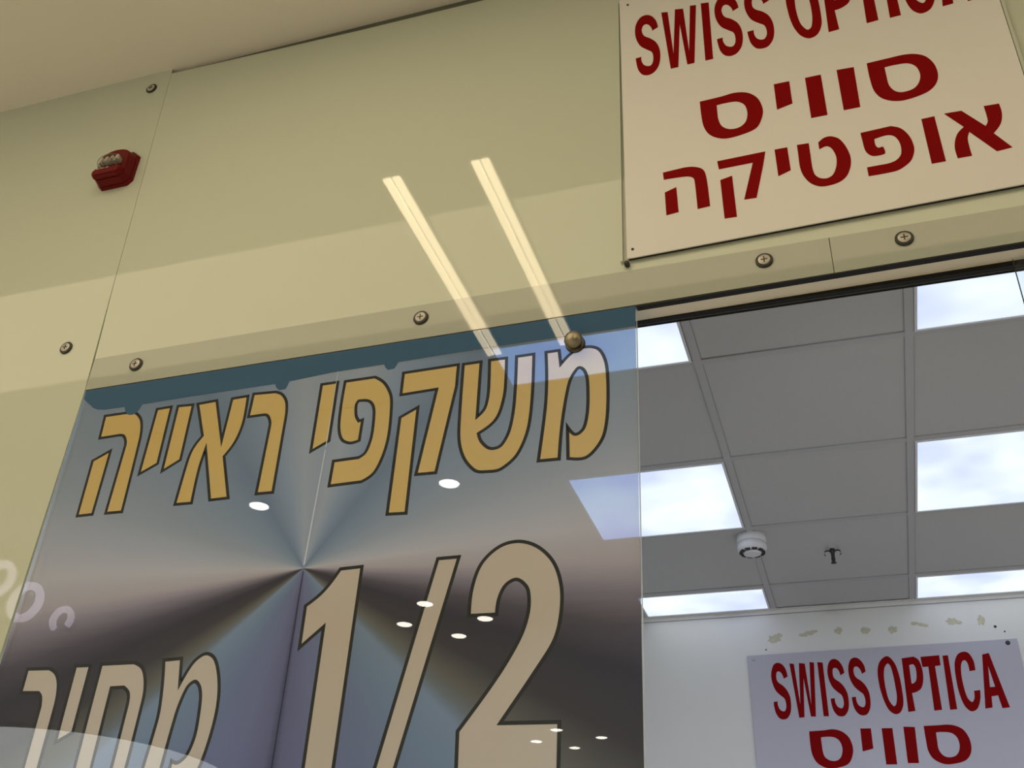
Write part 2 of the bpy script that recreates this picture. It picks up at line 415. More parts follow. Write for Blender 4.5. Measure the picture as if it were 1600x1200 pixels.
SIGN_LOWER = [
    ['-258,3004 -215,3007 -194,3004~ -176,2992~ -170,2968~ -167,2890 -192,2888 -194,2959~ -197,2974~ -210,2981~ -257,2984'],
    ['-256,2948 -232,2957 -230,2889 -255,2886'],
    ['-146,3007 -49,3009 -56,2974 -76,2890 -100,2891 -76,2985 -144,2984'],
    ['-143,2954 -119,2960 -117,2850 -141,2851'],
    ['-31,3009 -6,3009 -5,2946 -30,2936'],
    ['13,3010 36,3009 36,2977~ 36,2942~ 39,2922~ 48,2911~ 61,2908~ 72,2915~ 80,2934~ 83,2957~ 80,2975~ 75,2987~ 67,2992~ 54,2987 54,3006 67,3016~ 80,3016~ 94,3005~ 104,2981~ 109,2952~ 106,2927~ 95,2903~ 77,2891~ 49,2889~ 30,2901~ 18,2923~ 13,2948~ 13,2986~'],
    ['135,3010 192,3013 210,3001~ 222,2975~ 225,2943~ 217,2918~ 205,2905~ 185,2895~ 135,2894 135,2917 172,2917 189,2922~ 200,2936~ 202,2963~ 195,2984~ 182,2991~ 158,2987 158,2970~ 162,2962 171,2963 173,2950~ 172,2944 161,2942~ 147,2945~ 138,2960~ 136,2985~'],
    ['249,3016 273,3017 274,2897 249,2897'],
    ['291,3019 322,3018 356,2967 362,2980~ 362,3019 389,3018 389,2990~ 382,2966~ 366,2945 390,2902 363,2899 326,2960 320,2941~ 320,2899 295,2899 295,2931~ 304,2959~ 319,2975'],
]
SHOP_LATIN = [
    ['-318,2917 -323,2947~ -336,2971~ -354,2980~ -372,2974~ -384,2950~ -389,2919~ -385,2885~ -373,2854~ -354,2833~ -341,2820~ -336,2800~ -337,2780~ -344,2766~ -354,2766~ -365,2775~ -371,2793~ -371,2809 -388,2808 -388,2790~ -383,2760~ -370,2737~ -353,2730~ -336,2735~ -321,2757~ -315,2789~ -316,2826~ -326,2855~ -341,2876~ -358,2890~ -366,2903~ -367,2923~ -363,2938~ -353,2941~ -344,2933~ -338,2919~ -336,2907'],
    ['-305,2975 -286,2971 -276,2792 -264,2974 -239,2970 -230,2788 -218,2976 -199,2972 -216,2737 -237,2738 -251,2907 -264,2736 -286,2735'],
    ['-185,2974 -162,2970 -162,2736 -184,2737'],
    ['-76,2920 -81,2950~ -94,2974~ -112,2984~ -130,2977~ -142,2954~ -147,2922~ -143,2888~ -131,2857~ -112,2836~ -99,2823~ -94,2803~ -95,2783~ -102,2769~ -112,2769~ -123,2778~ -129,2796~ -129,2812 -146,2811 -146,2793~ -141,2763~ -128,2740~ -111,2733~ -94,2738~ -79,2760~ -73,2792~ -74,2829~ -84,2858~ -99,2879~ -116,2893~ -124,2906~ -125,2926~ -121,2941~ -111,2944~ -102,2937~ -96,2922~ -94,2910'],
    ['13,2921 9,2951~ -5,2975~ -23,2985~ -42,2978~ -54,2955~ -59,2923~ -55,2889~ -42,2858~ -23,2837~ -10,2824~ -5,2804~ -6,2784~ -13,2770~ -24,2770~ -35,2779~ -41,2797~ -41,2814 -58,2813 -58,2794~ -53,2764~ -39,2741~ -22,2734~ -4,2739~ 10,2761~ 16,2793~ 15,2830~ 5,2859~ -10,2880~ -27,2894~ -35,2907~ -37,2927~ -32,2942~ -22,2945~ -13,2938~ -6,2923~ -4,2911'],
    ['111,2983~ 78,2963~ 62,2920~ 61,2858~ 70,2796~ 85,2753~ 108,2734~ 131,2742~ 147,2777~ 150,2838~ 147,2900~ 136,2952~', '108,2951~ 93,2934~ 85,2896~ 85,2841~ 91,2795~ 106,2768~ 117,2775~ 125,2809~ 125,2855~ 123,2901~ 118,2937~'],
    ['168,2970 217,2975 236,2958~ 244,2918~ 241,2872~ 228,2838~ 208,2824~ 188,2819 190,2744 161,2741', '194,2938 211,2941~ 218,2924~ 217,2892~ 211,2870~ 199,2860~ 192,2859'],
    ['245,2972 321,2975 320,2931 297,2929 295,2744 264,2742 270,2928 246,2928'],
    ['334,2972 356,2973 354,2744 326,2743'],
    ['453,2903 452,2946~ 438,2978~ 416,2984~ 392,2971~ 376,2934~ 371,2873~ 373,2812~ 384,2759~ 405,2734~ 431,2742~ 449,2778~ 456,2819 432,2817 428,2787~ 416,2771~ 401,2792~ 395,2841~ 395,2887~ 400,2925~ 409,2944~ 420,2947~ 428,2931~ 429,2900'],
    ['491,2968 518,2973 556,2743 527,2741 520,2794 495,2791 490,2745 462,2742', '505,2919 496,2829 516,2830'],
]
SHOP_UPPER = [
    ['-251,2676 -191,2678~ -151,2681~ -116,2670~ -90,2643~ -80,2600~ -88,2564~ -107,2537~ -145,2524~ -187,2522~ -215,2532~ -237,2552~ -249,2584~ -252,2625~', '-205,2649 -176,2651~ -147,2646~ -129,2628~ -123,2598~ -132,2567~ -151,2552~ -177,2553~ -198,2569~ -204,2595~ -205,2621~'],
    ['-41,2680 2,2679 1,2596 -43,2586'],
    ['45,2678 88,2677 86,2530 43,2531'],
    ['132,2681 177,2678 171,2533 128,2534'],
    ['212,2681 270,2682~ 307,2683~ 336,2677~ 363,2660~ 379,2626~ 381,2588~ 371,2559~ 349,2538~ 315,2528~ 278,2525~ 251,2533~ 227,2551~ 214,2581~ 212,2626~', '256,2653 282,2654~ 314,2649~ 333,2631~ 338,2601~ 330,2573~ 312,2556~ 284,2553~ 266,2564~ 255,2587~ 255,2622~'],
]
SHOP_LOWER = [
    ['-372,2449 -314,2451 -286,2447~ -263,2431~ -254,2402~ -253,2305 -286,2303 -287,2391~ -291,2410~ -308,2419~ -372,2423'],
    ['-372,2379 -338,2390 -338,2305 -372,2302'],
    ['-221,2449 -91,2450 -100,2407 -129,2302 -163,2304 -128,2420 -219,2421'],
    ['-218,2383 -186,2391 -186,2255 -218,2256'],
    ['-66,2448 -32,2448 -33,2370 -66,2359'],
    ['-7,2449 25,2447 23,2407~ 22,2364~ 27,2339~ 38,2325~ 55,2322~ 71,2330~ 82,2353~ 86,2382~ 83,2404~ 76,2419~ 65,2425~ 49,2419 48,2443 66,2455~ 84,2454~ 102,2440~ 116,2410~ 121,2374~ 117,2344~ 101,2314~ 76,2299~ 39,2298~ 13,2313~ -3,2340~ -8,2372~ -7,2419~'],
    ['158,2445 235,2448 258,2432~ 275,2400~ 277,2360~ 266,2330~ 249,2313~ 222,2302~ 155,2302 156,2330 205,2329 228,2336~ 244,2352~ 247,2386~ 239,2412~ 221,2421~ 188,2417 188,2395~ 193,2385 205,2386 207,2371~ 206,2362 191,2360~ 173,2365~ 160,2383~ 158,2414~'],
    ['312,2449 344,2450 342,2302 309,2303'],
    ['368,2452 410,2450 455,2387 464,2402~ 464,2451 501,2449 500,2413~ 491,2384~ 468,2359 500,2305 463,2302 414,2378 405,2355~ 405,2303 371,2304 372,2343~ 384,2378~ 405,2398'],
]

# ------------------------------------------------------------------ the setting
CEIL, MALL, HEAD = 3.23, 3.772, 2.68
# shopfront: cream back-painted glass at the side and above the door
structure('wall_facade_side', slab([(-8, 0), (-1.6045, 0), (-1.6045, 1.9), (-1.5985, 2.68), (-1.613, 3.0), (-1.644, MALL), (-8, MALL)], 0, 0.012), M['facade'])
structure('wall_facade_upper', slab([(-1.5975, 2.7668), (0.046, 2.7688), (5, 2.7805), (5, 3.729), (-0.6, 3.733), (-1.05, 3.7365), (-1.60, 3.752), (-1.6425, 3.7535), (-1.6115, 3.0)], 0.0, 0.012), M['facade'])
structure('trim_header', slab([(-1.5975, 2.6815), (-0.3235, 2.6815), (0.046, 2.6845), (0.046, 2.7687), (-1.5975, 2.7667)], 0.0, 0.0125), M['header'])
structure('trim_header', slab([(0.0472, 2.6845), (0.36, 2.689), (5, 2.70), (5, 2.7804), (0.0472, 2.7688)], 0.0, 0.0125), M['header'])
structure('wall_facade_backing', boxes((-8, -1.61, 0.014, 0.030, 0, MALL), (-1.61, 5, 0.014, 0.028, 2.715, MALL), (-1.61, 5, 0.03, 0.068, 2.72, MALL)), M['shadow_gap'])
structure('ceiling_soffit', boxes((-12, 8, -0.77, 0.0, MALL, MALL + 0.1), (-12, 8, 0.0, 0.2, MALL, MALL + 0.1)), M['soffit'])
structure('ceiling_concourse', boxes((-12, 8, -12, -1.345, MALL, MALL + 0.1)), M['mall_ceiling'])
structure('floor_concourse', boxes((-12, 8, -12, 0.012, -0.1, 0)), M['floor'])
structure('wall_concourse', boxes((-12, 8, -12.2, -12, 0, MALL), (-12.2, -12, -12, 0, 0, MALL), (8, 8.2, -12, 0, 0, MALL)), M['mall_wall'])
# sliding-door track under the header: black seals either side of a tan rail
structure('trim_track', slab([(-1.597, 2.680), (-0.33, 2.680), (0.40, 2.689), (1.8, 2.705), (1.8, 2.72), (-1.597, 2.72)], 0.0150, 0.050), M['tan'])
structure('trim_seal', slab([(-0.3230, 2.6772), (0.40, 2.6862), (1.8, 2.7022), (1.8, 2.7035), (0.36, 2.6888), (-0.3230, 2.6812)], 0.0008, 0.0148), M['black'])
structure('trim_seal', boxes((-1.597, 1.8, 0.0505, 0.060, 2.678, 2.72), (-1.597, 1.8, 0.0655, 0.0685, 2.676, 2.72)), M['black'])
structure('trim_seal_rib', boxes((-1.597, 1.8, 0.0602, 0.0653, 2.6775, 2.72)), M['steel_dark'])
# shop interior
structure('floor_shop', boxes((-2.7, 2.7, 0.012, 3.3, -0.1, 0)), M['shop_floor'])
structure('wall_shop_back', boxes((-2.7, 2.7, 3.149, 3.3, 0, CEIL + 0.1)), M['wall'])
structure('wall_shop_side', boxes((-2.7, -2.6, 0.032, 3.149, 0, CEIL + 0.1)), M['wall'])
structure('wall_shop_side', boxes((2.6, 2.7, 0.07, 3.149, 0, CEIL + 0.1)), M['wall'])
structure('trim_wall_angle', boxes((-2.6, 2.6, 3.125, 3.149, CEIL - 0.002, CEIL), (-2.6, 2.6, 3.145, 3.149, CEIL - 0.018, CEIL - 0.0005)), M['wall'])
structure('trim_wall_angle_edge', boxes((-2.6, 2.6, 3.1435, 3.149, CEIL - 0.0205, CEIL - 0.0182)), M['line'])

XS = [-2.156, -1.554, -0.952, -0.350, 0.252, 0.854, 1.456, 2.058, 2.6]        # tee centres
YL = [0.07, 0.44, 1.043, 1.6655, 2.242, 2.853, 3.149]
structure('ceiling', boxes((-2.7, 2.7, 0.032, 3.3, CEIL + 0.004, CEIL + 0.1)), M['tile'])
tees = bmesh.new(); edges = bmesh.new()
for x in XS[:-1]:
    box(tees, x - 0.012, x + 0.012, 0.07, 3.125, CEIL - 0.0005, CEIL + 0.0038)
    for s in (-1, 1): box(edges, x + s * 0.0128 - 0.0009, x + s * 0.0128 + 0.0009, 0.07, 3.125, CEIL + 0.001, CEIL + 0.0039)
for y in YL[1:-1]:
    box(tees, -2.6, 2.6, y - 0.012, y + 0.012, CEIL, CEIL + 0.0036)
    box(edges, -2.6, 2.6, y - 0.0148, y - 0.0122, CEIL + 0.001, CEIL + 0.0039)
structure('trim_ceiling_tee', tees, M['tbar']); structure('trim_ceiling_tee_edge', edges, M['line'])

# ------------------------------------------------------------------ LED ceiling panels in the shop
def led_panel(x0, x1, y0, y1, label):
    cx, cy = (x0 + x1) / 2, (y0 + y1) / 2; hx, hy = (x1 - x0) / 2, (y1 - y0) / 2
    t = thing('led_ceiling_panel', label, 'ceiling light', (cx, cy, CEIL), 'LED panels in the shop ceiling')
    obj('diffuser', boxes((-hx + 0.008, hx - 0.008, -hy + 0.008, hy - 0.008, -0.0005, 0.0035)), M['led'], t)
    f = bmesh.new()
    for s in ((-hx, -hx + 0.0078, -hy, hy), (hx - 0.0078, hx, -hy, hy), (-hx + 0.0078, hx - 0.0078, -hy, -hy + 0.0078), (-hx + 0.0078, hx - 0.0078, hy - 0.0078, hy)):
        box(f, *s, -0.003, 0.0036)
    obj('frame', f, M['led_frame'], t)
    return t
cols = [('behind the edge of the poster glass', -0.937, -0.366), ('in the column above the open doorway', 0.266, 0.839), ('unseen', 1.471, 2.043)]
rows = [('nearest the front', 0.453, 1.031), ('in the middle row', 1.679, 2.230), ('cut short by the back wall', 2.867, 3.122)]
names = {(0, 0): 'lit square panel nearest the shopfront, half seen through the poster film',
         (0, 1): 'lit square panel beside the smoke detector, half seen through the poster film',
         (0, 2): 'lit panel cut short by the back wall, beside the poster edge',
         (1, 0): 'lit square panel just under the door header, below the outside sign',
         (1, 1): 'lit square panel in the middle row, far from the poster',
         (1, 2): 'lit panel cut short by the back wall, above the inside sign'}
for ci, (_, x0, x1) in enumerate(cols[:2]):
    for ri, (_, y0, y1) in enumerate(rows):
        led_panel(x0, x1, y0, y1, names[(ci, ri)])

# unseen fill lamps added behind the header to brighten the back wall
for k, x in enumerate((-1.0, 0.1, 1.2, 2.1)):
    t = thing('fill_lamp', ('added white fill lamp behind the poster', 'added white fill lamp behind the doorway header', 'added white fill lamp behind the clear glass leaf', 'added white fill lamp by the shop side wall')[k],
              'fill_lamp', (x, 0.32, CEIL), 'added shop fill lamps')
    obj('base', lathe([(0.045, 0.003), (0.045, -0.02), (0.012, -0.022), (0.012, -0.06)]), M['white'], t, True)
    hd = obj('lamp_head', lathe([(0.02, 0.05), (0.04, 0.04), (0.045, -0.05), (0.041, -0.05), (0.036, 0.0), (0.0, 0.0)]), M['white'], t, True)
    hd.location = (0, 0.03, -0.095); hd.rotation_euler = (math.radians(55), 0, 0)
    spot('shop_fill', (x, 0.40, CEIL - 0.16), (x, 2.2, 0.4), SHOP_FILL_W, COOL, 150, 0.04, 0.9)

# smoke detector and sprinkler
t = thing('smoke_detector', 'round white smoke detector on the shop ceiling beside a lit panel', 'smoke detector', (-0.352, 2.325, CEIL))
obj('base', lathe([(0.058, 0.004), (0.058, -0.026), (0.054, -0.029)], 40), M['white'], t, True)
obj('housing', lathe([(0.050, -0.0295), (0.057, -0.032), (0.058, -0.050), (0.052, -0.064), (0.030, -0.068)], 40), M['white'], t, True)
vent = bmesh.new()
for i in range(10):
    a = 2 * math.pi * i / 10
    q = bmesh.new(); box(q, 0.036, 0.050, -0.010, 0.010, -0.0690, -0.0625)
    bmesh.ops.rotate(q, verts=q.verts, cent=(0, 0, 0), matrix=Matrix.Rotation(a, 3, 'Z'))
    me_ = bpy.data.meshes.new('v'); q.to_mesh(me_); q.free(); vent.from_mesh(me_); bpy.data.meshes.remove(me_)
o = obj('vent_slots', vent, M['hole'], t); o['label'] = 'black smoke inlet slots'
obj('cap', lathe([(0.034, -0.0682), (0.034, -0.072), (0.028, -0.075), (0.0, -0.076)], 32), M['white'], t, True)

t = thing('fire_sprinkler', 'small dark pendent fire sprinkler head in a ceiling tile', 'sprinkler', (-0.052, 2.50, CEIL))
obj('escutcheon', lathe([(0.019, 0.0042), (0.019, 0.001), (0.015, -0.003), (0.010, -0.004)], 28), M['tbar'], t, True)
obj('body', lathe([(0.010, -0.004), (0.011, -0.016), (0.0075, -0.022), (0.0065, -0.040), (0.0085, -0.046), (0.006, -0.060)], 20), M['slot'], t, True)
for s_ in (-1, 1):
    pts = [(0.010, -0.012), (0.022, -0.009), (0.031, -0.014), (0.033, -0.024), (0.027, -0.031)]
    fr = bmesh.new()
    for (xa, za), (xb, zb) in zip(pts, pts[1:]):
        v = [fr.verts.new((s_ * xx, yy, zz)) for xx, zz in ((xa, za - 0.0022), (xa, za + 0.0022), (xb, zb + 0.0022), (xb, zb - 0.0022)) for yy in (-0.003, 0.003)]
        for f in ((0, 2, 4, 6), (1, 7, 5, 3), (0, 1, 3, 2), (2, 3, 5, 4), (4, 5, 7, 6), (6, 7, 1, 0)): fr.faces.new([v[i] for i in f])
    obj('frame_arm', fr, M['slot'], t)
obj('deflector', lathe([(0.006, -0.0602), (0.011, -0.062), (0.011, -0.064), (0.0, -0.065)], 24), M['slot'], t, True)

# ------------------------------------------------------------------ signs
def lettering(name, glyphs, y, material, parent):
    cts = [dense(parse(c)) for g in glyphs for c in g]
    return sheet(name, cts, y, 0.0006, material, parent)

def small_screw(name, x, y, z, parent, material, r=0.005):
    o = obj(name, lathe([(r, -0.001), (r, 0.0012), (r * 0.6, 0.0026), (0, 0.003)], 16, 'Y'), material, parent, True)
    o.location = Vector((x, y, z)) - Vector(parent.location)
    return o

def shift_bm(bm, d):
    bmesh.ops.translate(bm, verts=bm.verts, vec=d); return bm

origin = Vector((0.05, 0, 3.18))
t = thing('sign_board', 'large white sign with dark red lettering on the facade, above the doorway', 'sign', origin)
edge_pts = [(-0.3368, 2.7915), (0.3905, 2.8105), (0.4450, 2.812), (0.4450, 3.60), (-0.3440, 3.59)]
brd = slab(edge_pts, -0.0098, -0.0070)
obj('board', shift_bm(brd, -origin), M['sign'], t)
o = obj('gap_shade', shift_bm(slab(offset(edge_pts, -0.0015), -0.0069, -0.0003), -origin), M['black'], t); o['label'] = 'black filler that draws the shadow gap under the sheet'  # black filler paints the shade in the gap behind the sheet
obj('side_trim', shift_bm(boxes((-0.3510, -0.3466, -0.0075, -0.0005, 2.789, 3.59)), -origin), M['facade'], t)
obj('side_trim', shift_bm(boxes((0.4470, 0.4530, -0.0075, -0.0005, 2.812, 3.60)), -origin), M['facade'], t)
lettering('latin_lettering', SIGN_LATIN, -0.0104, M['red'], t)
lettering('hebrew_lettering', SIGN_UPPER, -0.0104, M['red'], t)
lettering('hebrew_lettering', SIGN_LOWER, -0.0104, M['red'], t)
for x, z in ((-0.3235, 3.566), (-0.3255, 2.813), (0.425, 2.832)):
    small_screw('screw', x, -0.0098, z, t, M['slot'], 0.0028)
bt = obj('hanging_bolt', lathe([(0.0055, -0.004), (0.0055, 0.006), (0.003, 0.008), (0, 0.008)], 16, 'Y'), M['slot'], None, True)
bt.location = (-0.3385, -0.004, 2.7815)
tag(bt, 'tiny dark bolt under the lower corner of the outside sign', 'bolt')

origin = Vector((0.08, 3.149, 2.45))
t = thing('sign_board', 'bluish white sign with dark red lettering on the shop back wall', 'sign', origin)
brd = slab([(-0.487, 3.020), (0.638, 3.029), (0.655, 1.90), (-0.475, 1.89)], 3.149 - 0.013, 3.149 - 0.001)
obj('board', shift_bm(bevelled(brd, 0.001, 1), -origin), M['sign_in'], t)
lettering('latin_lettering', SHOP_LATIN, 3.149 - 0.0137, M['red'], t)
lettering('hebrew_lettering', SHOP_UPPER, 3.149 - 0.0137, M['red'], t)
lettering('hebrew_lettering', SHOP_LOWER, 3.149 - 0.0137, M['red'], t)
o = small_screw('screw', -0.4597, 3.149 - 0.013, 3.000, t, M['steel'], 0.007)
o['label'] = 'bright steel screw'
o = small_screw('screw', 0.600, 3.149 - 0.013, 3.012, t, M['slot'], 0.0095)
o['label'] = 'dark screw'

# patches of old glue and nail holes on the wall above the inside sign
def blot(rx, rz, seed, pieces):
    rnd = random.Random(seed); bm = bmesh.new()
    for px, pz, s in pieces:
        n = 18; c = bm.verts.new((px * rx, -0.0009, pz * rz)); ring = []; low = []
        for i in range(n):
            a = 2 * math.pi * i / n; k = s * (0.7 + 0.5 * rnd.random())
            ring.append(bm.verts.new((px * rx + rx * k * math.cos(a), -0.0005, pz * rz + rz * k * math.sin(a))))
            low.append(bm.verts.new((px * rx + rx * k * 1.05 * math.cos(a), 0.0003, pz * rz + rz * k * 1.05 * math.sin(a))))
        for i in range(n):
            j = (i + 1) % n
            bm.faces.new((c, ring[i], ring[j])); bm.faces.new((ring[i], low[i], low[j], ring[j]))
    return bm
blots = [(-0.361, 3.096, .030, .022, 'broad faint glue stain above the first letter of the inside sign', [(0, 0, .9), (.7, .6, .5)]),
         (-0.213, 3.110, .034, .012, 'long slanting smear of old glue, second along the back wall', [(-.6, -.5, .6), (.2, .1, .7), (.8, .7, .5)]),
         (-0.079, 3.113, .016, .016, 'small dark-cored glue stain, third along the back wall', [(0, 0, 1)]),
         (0.036, 3.1085, .019, .016, 'round yellowish glue stain above the gap between the two words', [(0, 0, 1)]),
         (0.148, 3.1045, .019, .018, 'round glue stain with a ragged rim above the letter P', [(0, 0, 1), (.8, .3, .4)]),
         (0.262, 3.120, .028, .014, 'double glue stain with a dark tail above the letter T', [(-.6, .4, .6), (.3, 0, .5), (.9, -.4, .45)]),
         (0.404, 3.124, .028, .017, 'large glue stain with a dark spot above the letter C', [(-.2, .1, .9), (.7, -.4, .5)]),
         (0.516, 3.122, .017, .022, 'pale upright glue stain, last of the row on the back wall', [(0, 0, .95)])]
for i, (x, z, rx, rz, lab, pcs) in enumerate(blots):
    o = obj('glue_stain', blot(rx, rz, i + 3, pcs), M['glue']); o.location = (x, 3.1486, z)
    tag(o, lab, 'glue stain', 'old glue stains above the inside sign')
for x, z, r, lab in ((0.566, 3.090, .006, 'dark nail hole in the back wall near the last glue stain'), (0.599, 3.066, .0035, 'pinprick nail hole above the dark screw of the inside sign'),
                     (-0.402, 3.047, .0035, 'pinprick nail hole under the broad faint glue stain')):
    o = obj('nail_hole', lathe([(r, -0.0005), (r, 0.0006), (0, 0.0006)], 12, 'Y'), M['hole']); o.location = (x, 3.1489, z)
    tag(o, lab, 'nail hole', 'nail holes in the back wall')

# ------------------------------------------------------------------ poster glass and poster
bm = slab([(-1.5965, 0.02), (-0.3290, 0.02), (-0.3288, 1.45), (-0.3235, 2.6795), (-1.5965, 2.6795)], 0.0, 0.010)
bm.faces.ensure_lookup_table()
for f in bm.faces: f.material_index = 0 if len(f.verts) == 5 else (1 if abs(f.calc_center_median().z - 2.6795) > 0.01 else 2)
g = obj('window_1', bm, [M['glass'], M['edge'], M['slot']]); g['kind'] = 'structure'
bm = slab([(0.3467, 0.02), (1.75, 0.02), (1.75, 2.672), (0.3467, 2.672)], 0.020, 0.030)
for f in bm.faces: f.material_index = 0
bm.faces.ensure_lookup_table()
for f in list(bm.faces):
    if abs(f.calc_center_median().x - 0.3467) < 1e-4: f.material_index = 1
g = obj('door_1', bm, [M['glass'], M['slot']]); g['kind'] = 'structure'

YF = -0.0005
t = thing('poster', 'printed window poster with gold and beige lettering on a metallic fan', 'poster', (-0.96, -0.0005, 0.02))
gold_c = [dense(parse(g[0])) for g in GOLD]; beige_c = [dense(parse(g[0])) for g in BEIGE]
W_OUT, W_IN = 0.0034, 0.0030
gout = [offset(c, W_OUT) for c in gold_c]; gin = [offset(c, -W_IN) for c in gold_c]
bout = [offset(c, W_OUT) for c in beige_c]; bin_ = [offset(c, -W_IN) for c in beige_c]
frame = [(-1.5955, 0.03), (-0.3300, 0.03), (-0.3298, 1.45), (-0.3246, 2.678), (-1.5955, 2.678)]
fm = sheet('film', [frame] + gout + bout, YF, 0.0003, poster_mat(-0.9590, 2.1922), t, True)
sheet('gold_lettering', gin, YF, 0.0003, M['gold'], t, True)['label'] = 'gold line of lettering'
sheet('beige_lettering', bin_, YF, 0.0003, M['beige'], t, True)['label'] = 'beige line of lettering'
def ring_strip(outers, inners):
    # a flat band between two matching outlines, thick as the film
    bm = bmesh.new(); o0 = Vector(t.location)
    for A, B in zip(outers, inners):
        n = len(A)
        v = [[bm.verts.new(Vector((x, y, z)) - o0) for x, z in ring] for ring, y in ((A, YF), (B, YF), (A, YF + 0.0003), (B, YF + 0.0003))]
        for i in range(n):
            j = (i + 1) % n
            bm.faces.new((v[0][i], v[0][j], v[1][j], v[1][i])); bm.faces.new((v[2][i], v[3][i], v[3][j], v[2][j]))
            bm.faces.new((v[0][i], v[2][i], v[2][j], v[0][j])); bm.faces.new((v[1][i], v[1][j], v[3][j], v[3][i]))
    return bm
obj('gold_lettering_outline', ring_strip(gout, gin), M['ink_black'], t)['label'] = 'black outline of the gold letters'
obj('beige_lettering_outline', ring_strip(bout, bin_), M['ink_black'], t)['label'] = 'black outline of the beige letters'
band = [(-1.5935, 2.6772), (-1.5920, 2.6560), (-1.5860, 2.6500), (-1.5718, 2.6386), (-1.5590, 2.6277), (-1.5459, 2.6214), (-1.5242, 2.6179), (-1.4722, 2.6173), (-1.4676, 2.6058), (-1.4576, 2.5954), (-1.4469, 2.5934),
        (-1.4369, 2.5969), (-1.4304, 2.6058), (-1.4273, 2.6174), (-1.3011, 2.6197), (-1.0979, 2.6196), (-1.0938, 2.6098), (-1.0855, 2.6017), (-1.0706, 2.6026), (-1.0670, 2.6108), (-1.0648, 2.6208),
        (-0.9650, 2.6277), (-0.8482, 2.6289), (-0.8440, 2.6197), (-0.8382, 2.6133), (-0.8241, 2.6141), (-0.8202, 2.6207), (-0.8170, 2.6292), (-0.7086, 2.6312), (-0.5998, 2.6317), (-0.3250, 2.6307), (-0.3246, 2.6772)]
o = sheet('rail_silhouette', [band], -0.0009, 0.0003, M['band'], t); o['label'] = 'dark blue silhouette of the rail and its clips, painted along the top'  # opaque strip painted for the shade of the rail behind the film
seam = [(-0.9535, 2.4430), (-0.9518, 2.4430), (-0.9572, 2.1997), (-0.9604, 2.1997)]
seam2 = [(-0.9526, 2.6287), (-0.9518, 2.6287), (-0.9518, 2.4479), (-0.9535, 2.4479)]
seam3 = [(-0.9587, 2.1848), (-0.9572, 2.1848), (-0.9572, 0.0598), (-0.9587, 0.0598)]
o = sheet('seam', [seam, seam2], -0.0009, 0.0002, M['seam_light'], t); o['label'] = 'pale upper seam between the two sheets'
o = sheet('seam', [seam3], -0.0009, 0.0002, film_mat('seam_dark', (0.06, 0.05, 0.10), tr=0.3), t); o['label'] = 'dark lower seam between the two sheets'

# ------------------------------------------------------------------ standoff screws
def standoff(loc, label):
    s = thing('standoff_screw', label, 'screw', loc, 'standoff screws of the glass')
    o = obj('washer', lathe([(0.0165, -0.0005), (0.0165, 0.0030), (0.0145, 0.0042), (0.0125, 0.0036)], 28, 'Y'), M['slot'], s, True)
    o['label'] = 'dark ring'
    obj('cap', lathe([(0.0118, 0.002), (0.0118, 0.0050), (0.0108, 0.0058), (0.0, 0.0060)], 28, 'Y'), M['steel'], s, True)
    bm = bmesh.new()
    box(bm, -0.0065, 0.0065, -0.0064, -0.0058, -0.0012, 0.0012); box(bm, -0.0012, 0.0012, -0.00645, -0.0058, -0.0065, 0.0065)
    obj('drive_slot', bm, M['slot'], s)
    return s
s0 = standoff((-1.696, 0, 3.706), 'steel screw cap above the red alarm, near the soffit')
for x, z, lab in ((-1.692, 2.813, 'steel screw cap on the side pane, low beside the header end'),
                  (-1.474, 2.730, 'steel screw cap on the header at the end far from the doorway'),
                  (-0.777, 2.733, 'bright steel screw cap on the header above the middle of the poster'),
                  (-0.075, 2.738, 'steel screw cap on the header under the sign, nearer the poster'),
                  (0.176, 2.737, 'steel screw cap on the header under the sign, farther from the poster')):
    copy_thing(s0, (x, 0, z), lab)
s = thing('clamp_stud', 'dark steel ball stud clamping the poster glass under the header', 'stud', (-0.443, 0, 2.608))
obj('stem', lathe([(0.008, -0.0004), (0.008, 0.012)], 20, 'Y'), M['slot'], s, True)
obj('ball_cap', lathe([(0.010, 0.008), (0.0165, 0.012), (0.018, 0.019), (0.015, 0.026), (0.008, 0.030), (0, 0.0305)], 24, 'Y'), M['stud'], s, True)
obj('collar', lathe([(0.0195, -0.0002), (0.0195, 0.004), (0.017, 0.006)], 24, 'Y'), M['steel_dark'], s, True)

# ------------------------------------------------------------------ red alarm sounder with strobe
a = thing('fire_alarm', 'red wall alarm sounder with a clear strobe, high on the side pane', 'fire alarm', (-1.709, 0, 3.388))
def loft(front, back, y0, y1):
    bm = bmesh.new(); n = len(front)
    A = [bm.verts.new((x, y0, z)) for x, z in front]; B = [bm.verts.new((x, y1, z)) for x, z in back]
    for i in range(n): bm.faces.new((A[i], B[i], B[(i + 1) % n], A[(i + 1) % n]))
    bm.faces.new(A[::-1]); bm.faces.new(B)
    return bm
def octo(w, z0, z1, c):
    return [(-w + c, z0), (w - c, z0), (w, z0 + c), (w, z1 - c * 1.3), (w - c * 1.3, z1), (-w + c * 1.3, z1), (-w, z1 - c * 1.3), (-w, z0 + c)]
obj('back_plate', loft(octo(0.052, -0.058, 0.056, 0.014), octo(0.054, -0.060, 0.058, 0.014), -0.010, -0.0002), M['alarm_red'], a)
def dome_top(w, z0, z1, c, n=8):
    # straight lower sides with cut corners, rounded over the top
    r = w; pts = [(-w + c, z0), (w - c, z0), (w, z0 + c)]
    for i in range(n + 1):
        t_ = math.pi * i / n; pts.append((r * math.cos(t_), z1 - 0.030 + 0.030 * math.sin(t_)))
    return pts + [(-w, z0 + c)]
hb = loft(dome_top(0.047, -0.054, 0.050, 0.012), dome_top(0.0515, -0.0575, 0.0555, 0.013), -0.034, -0.0102)
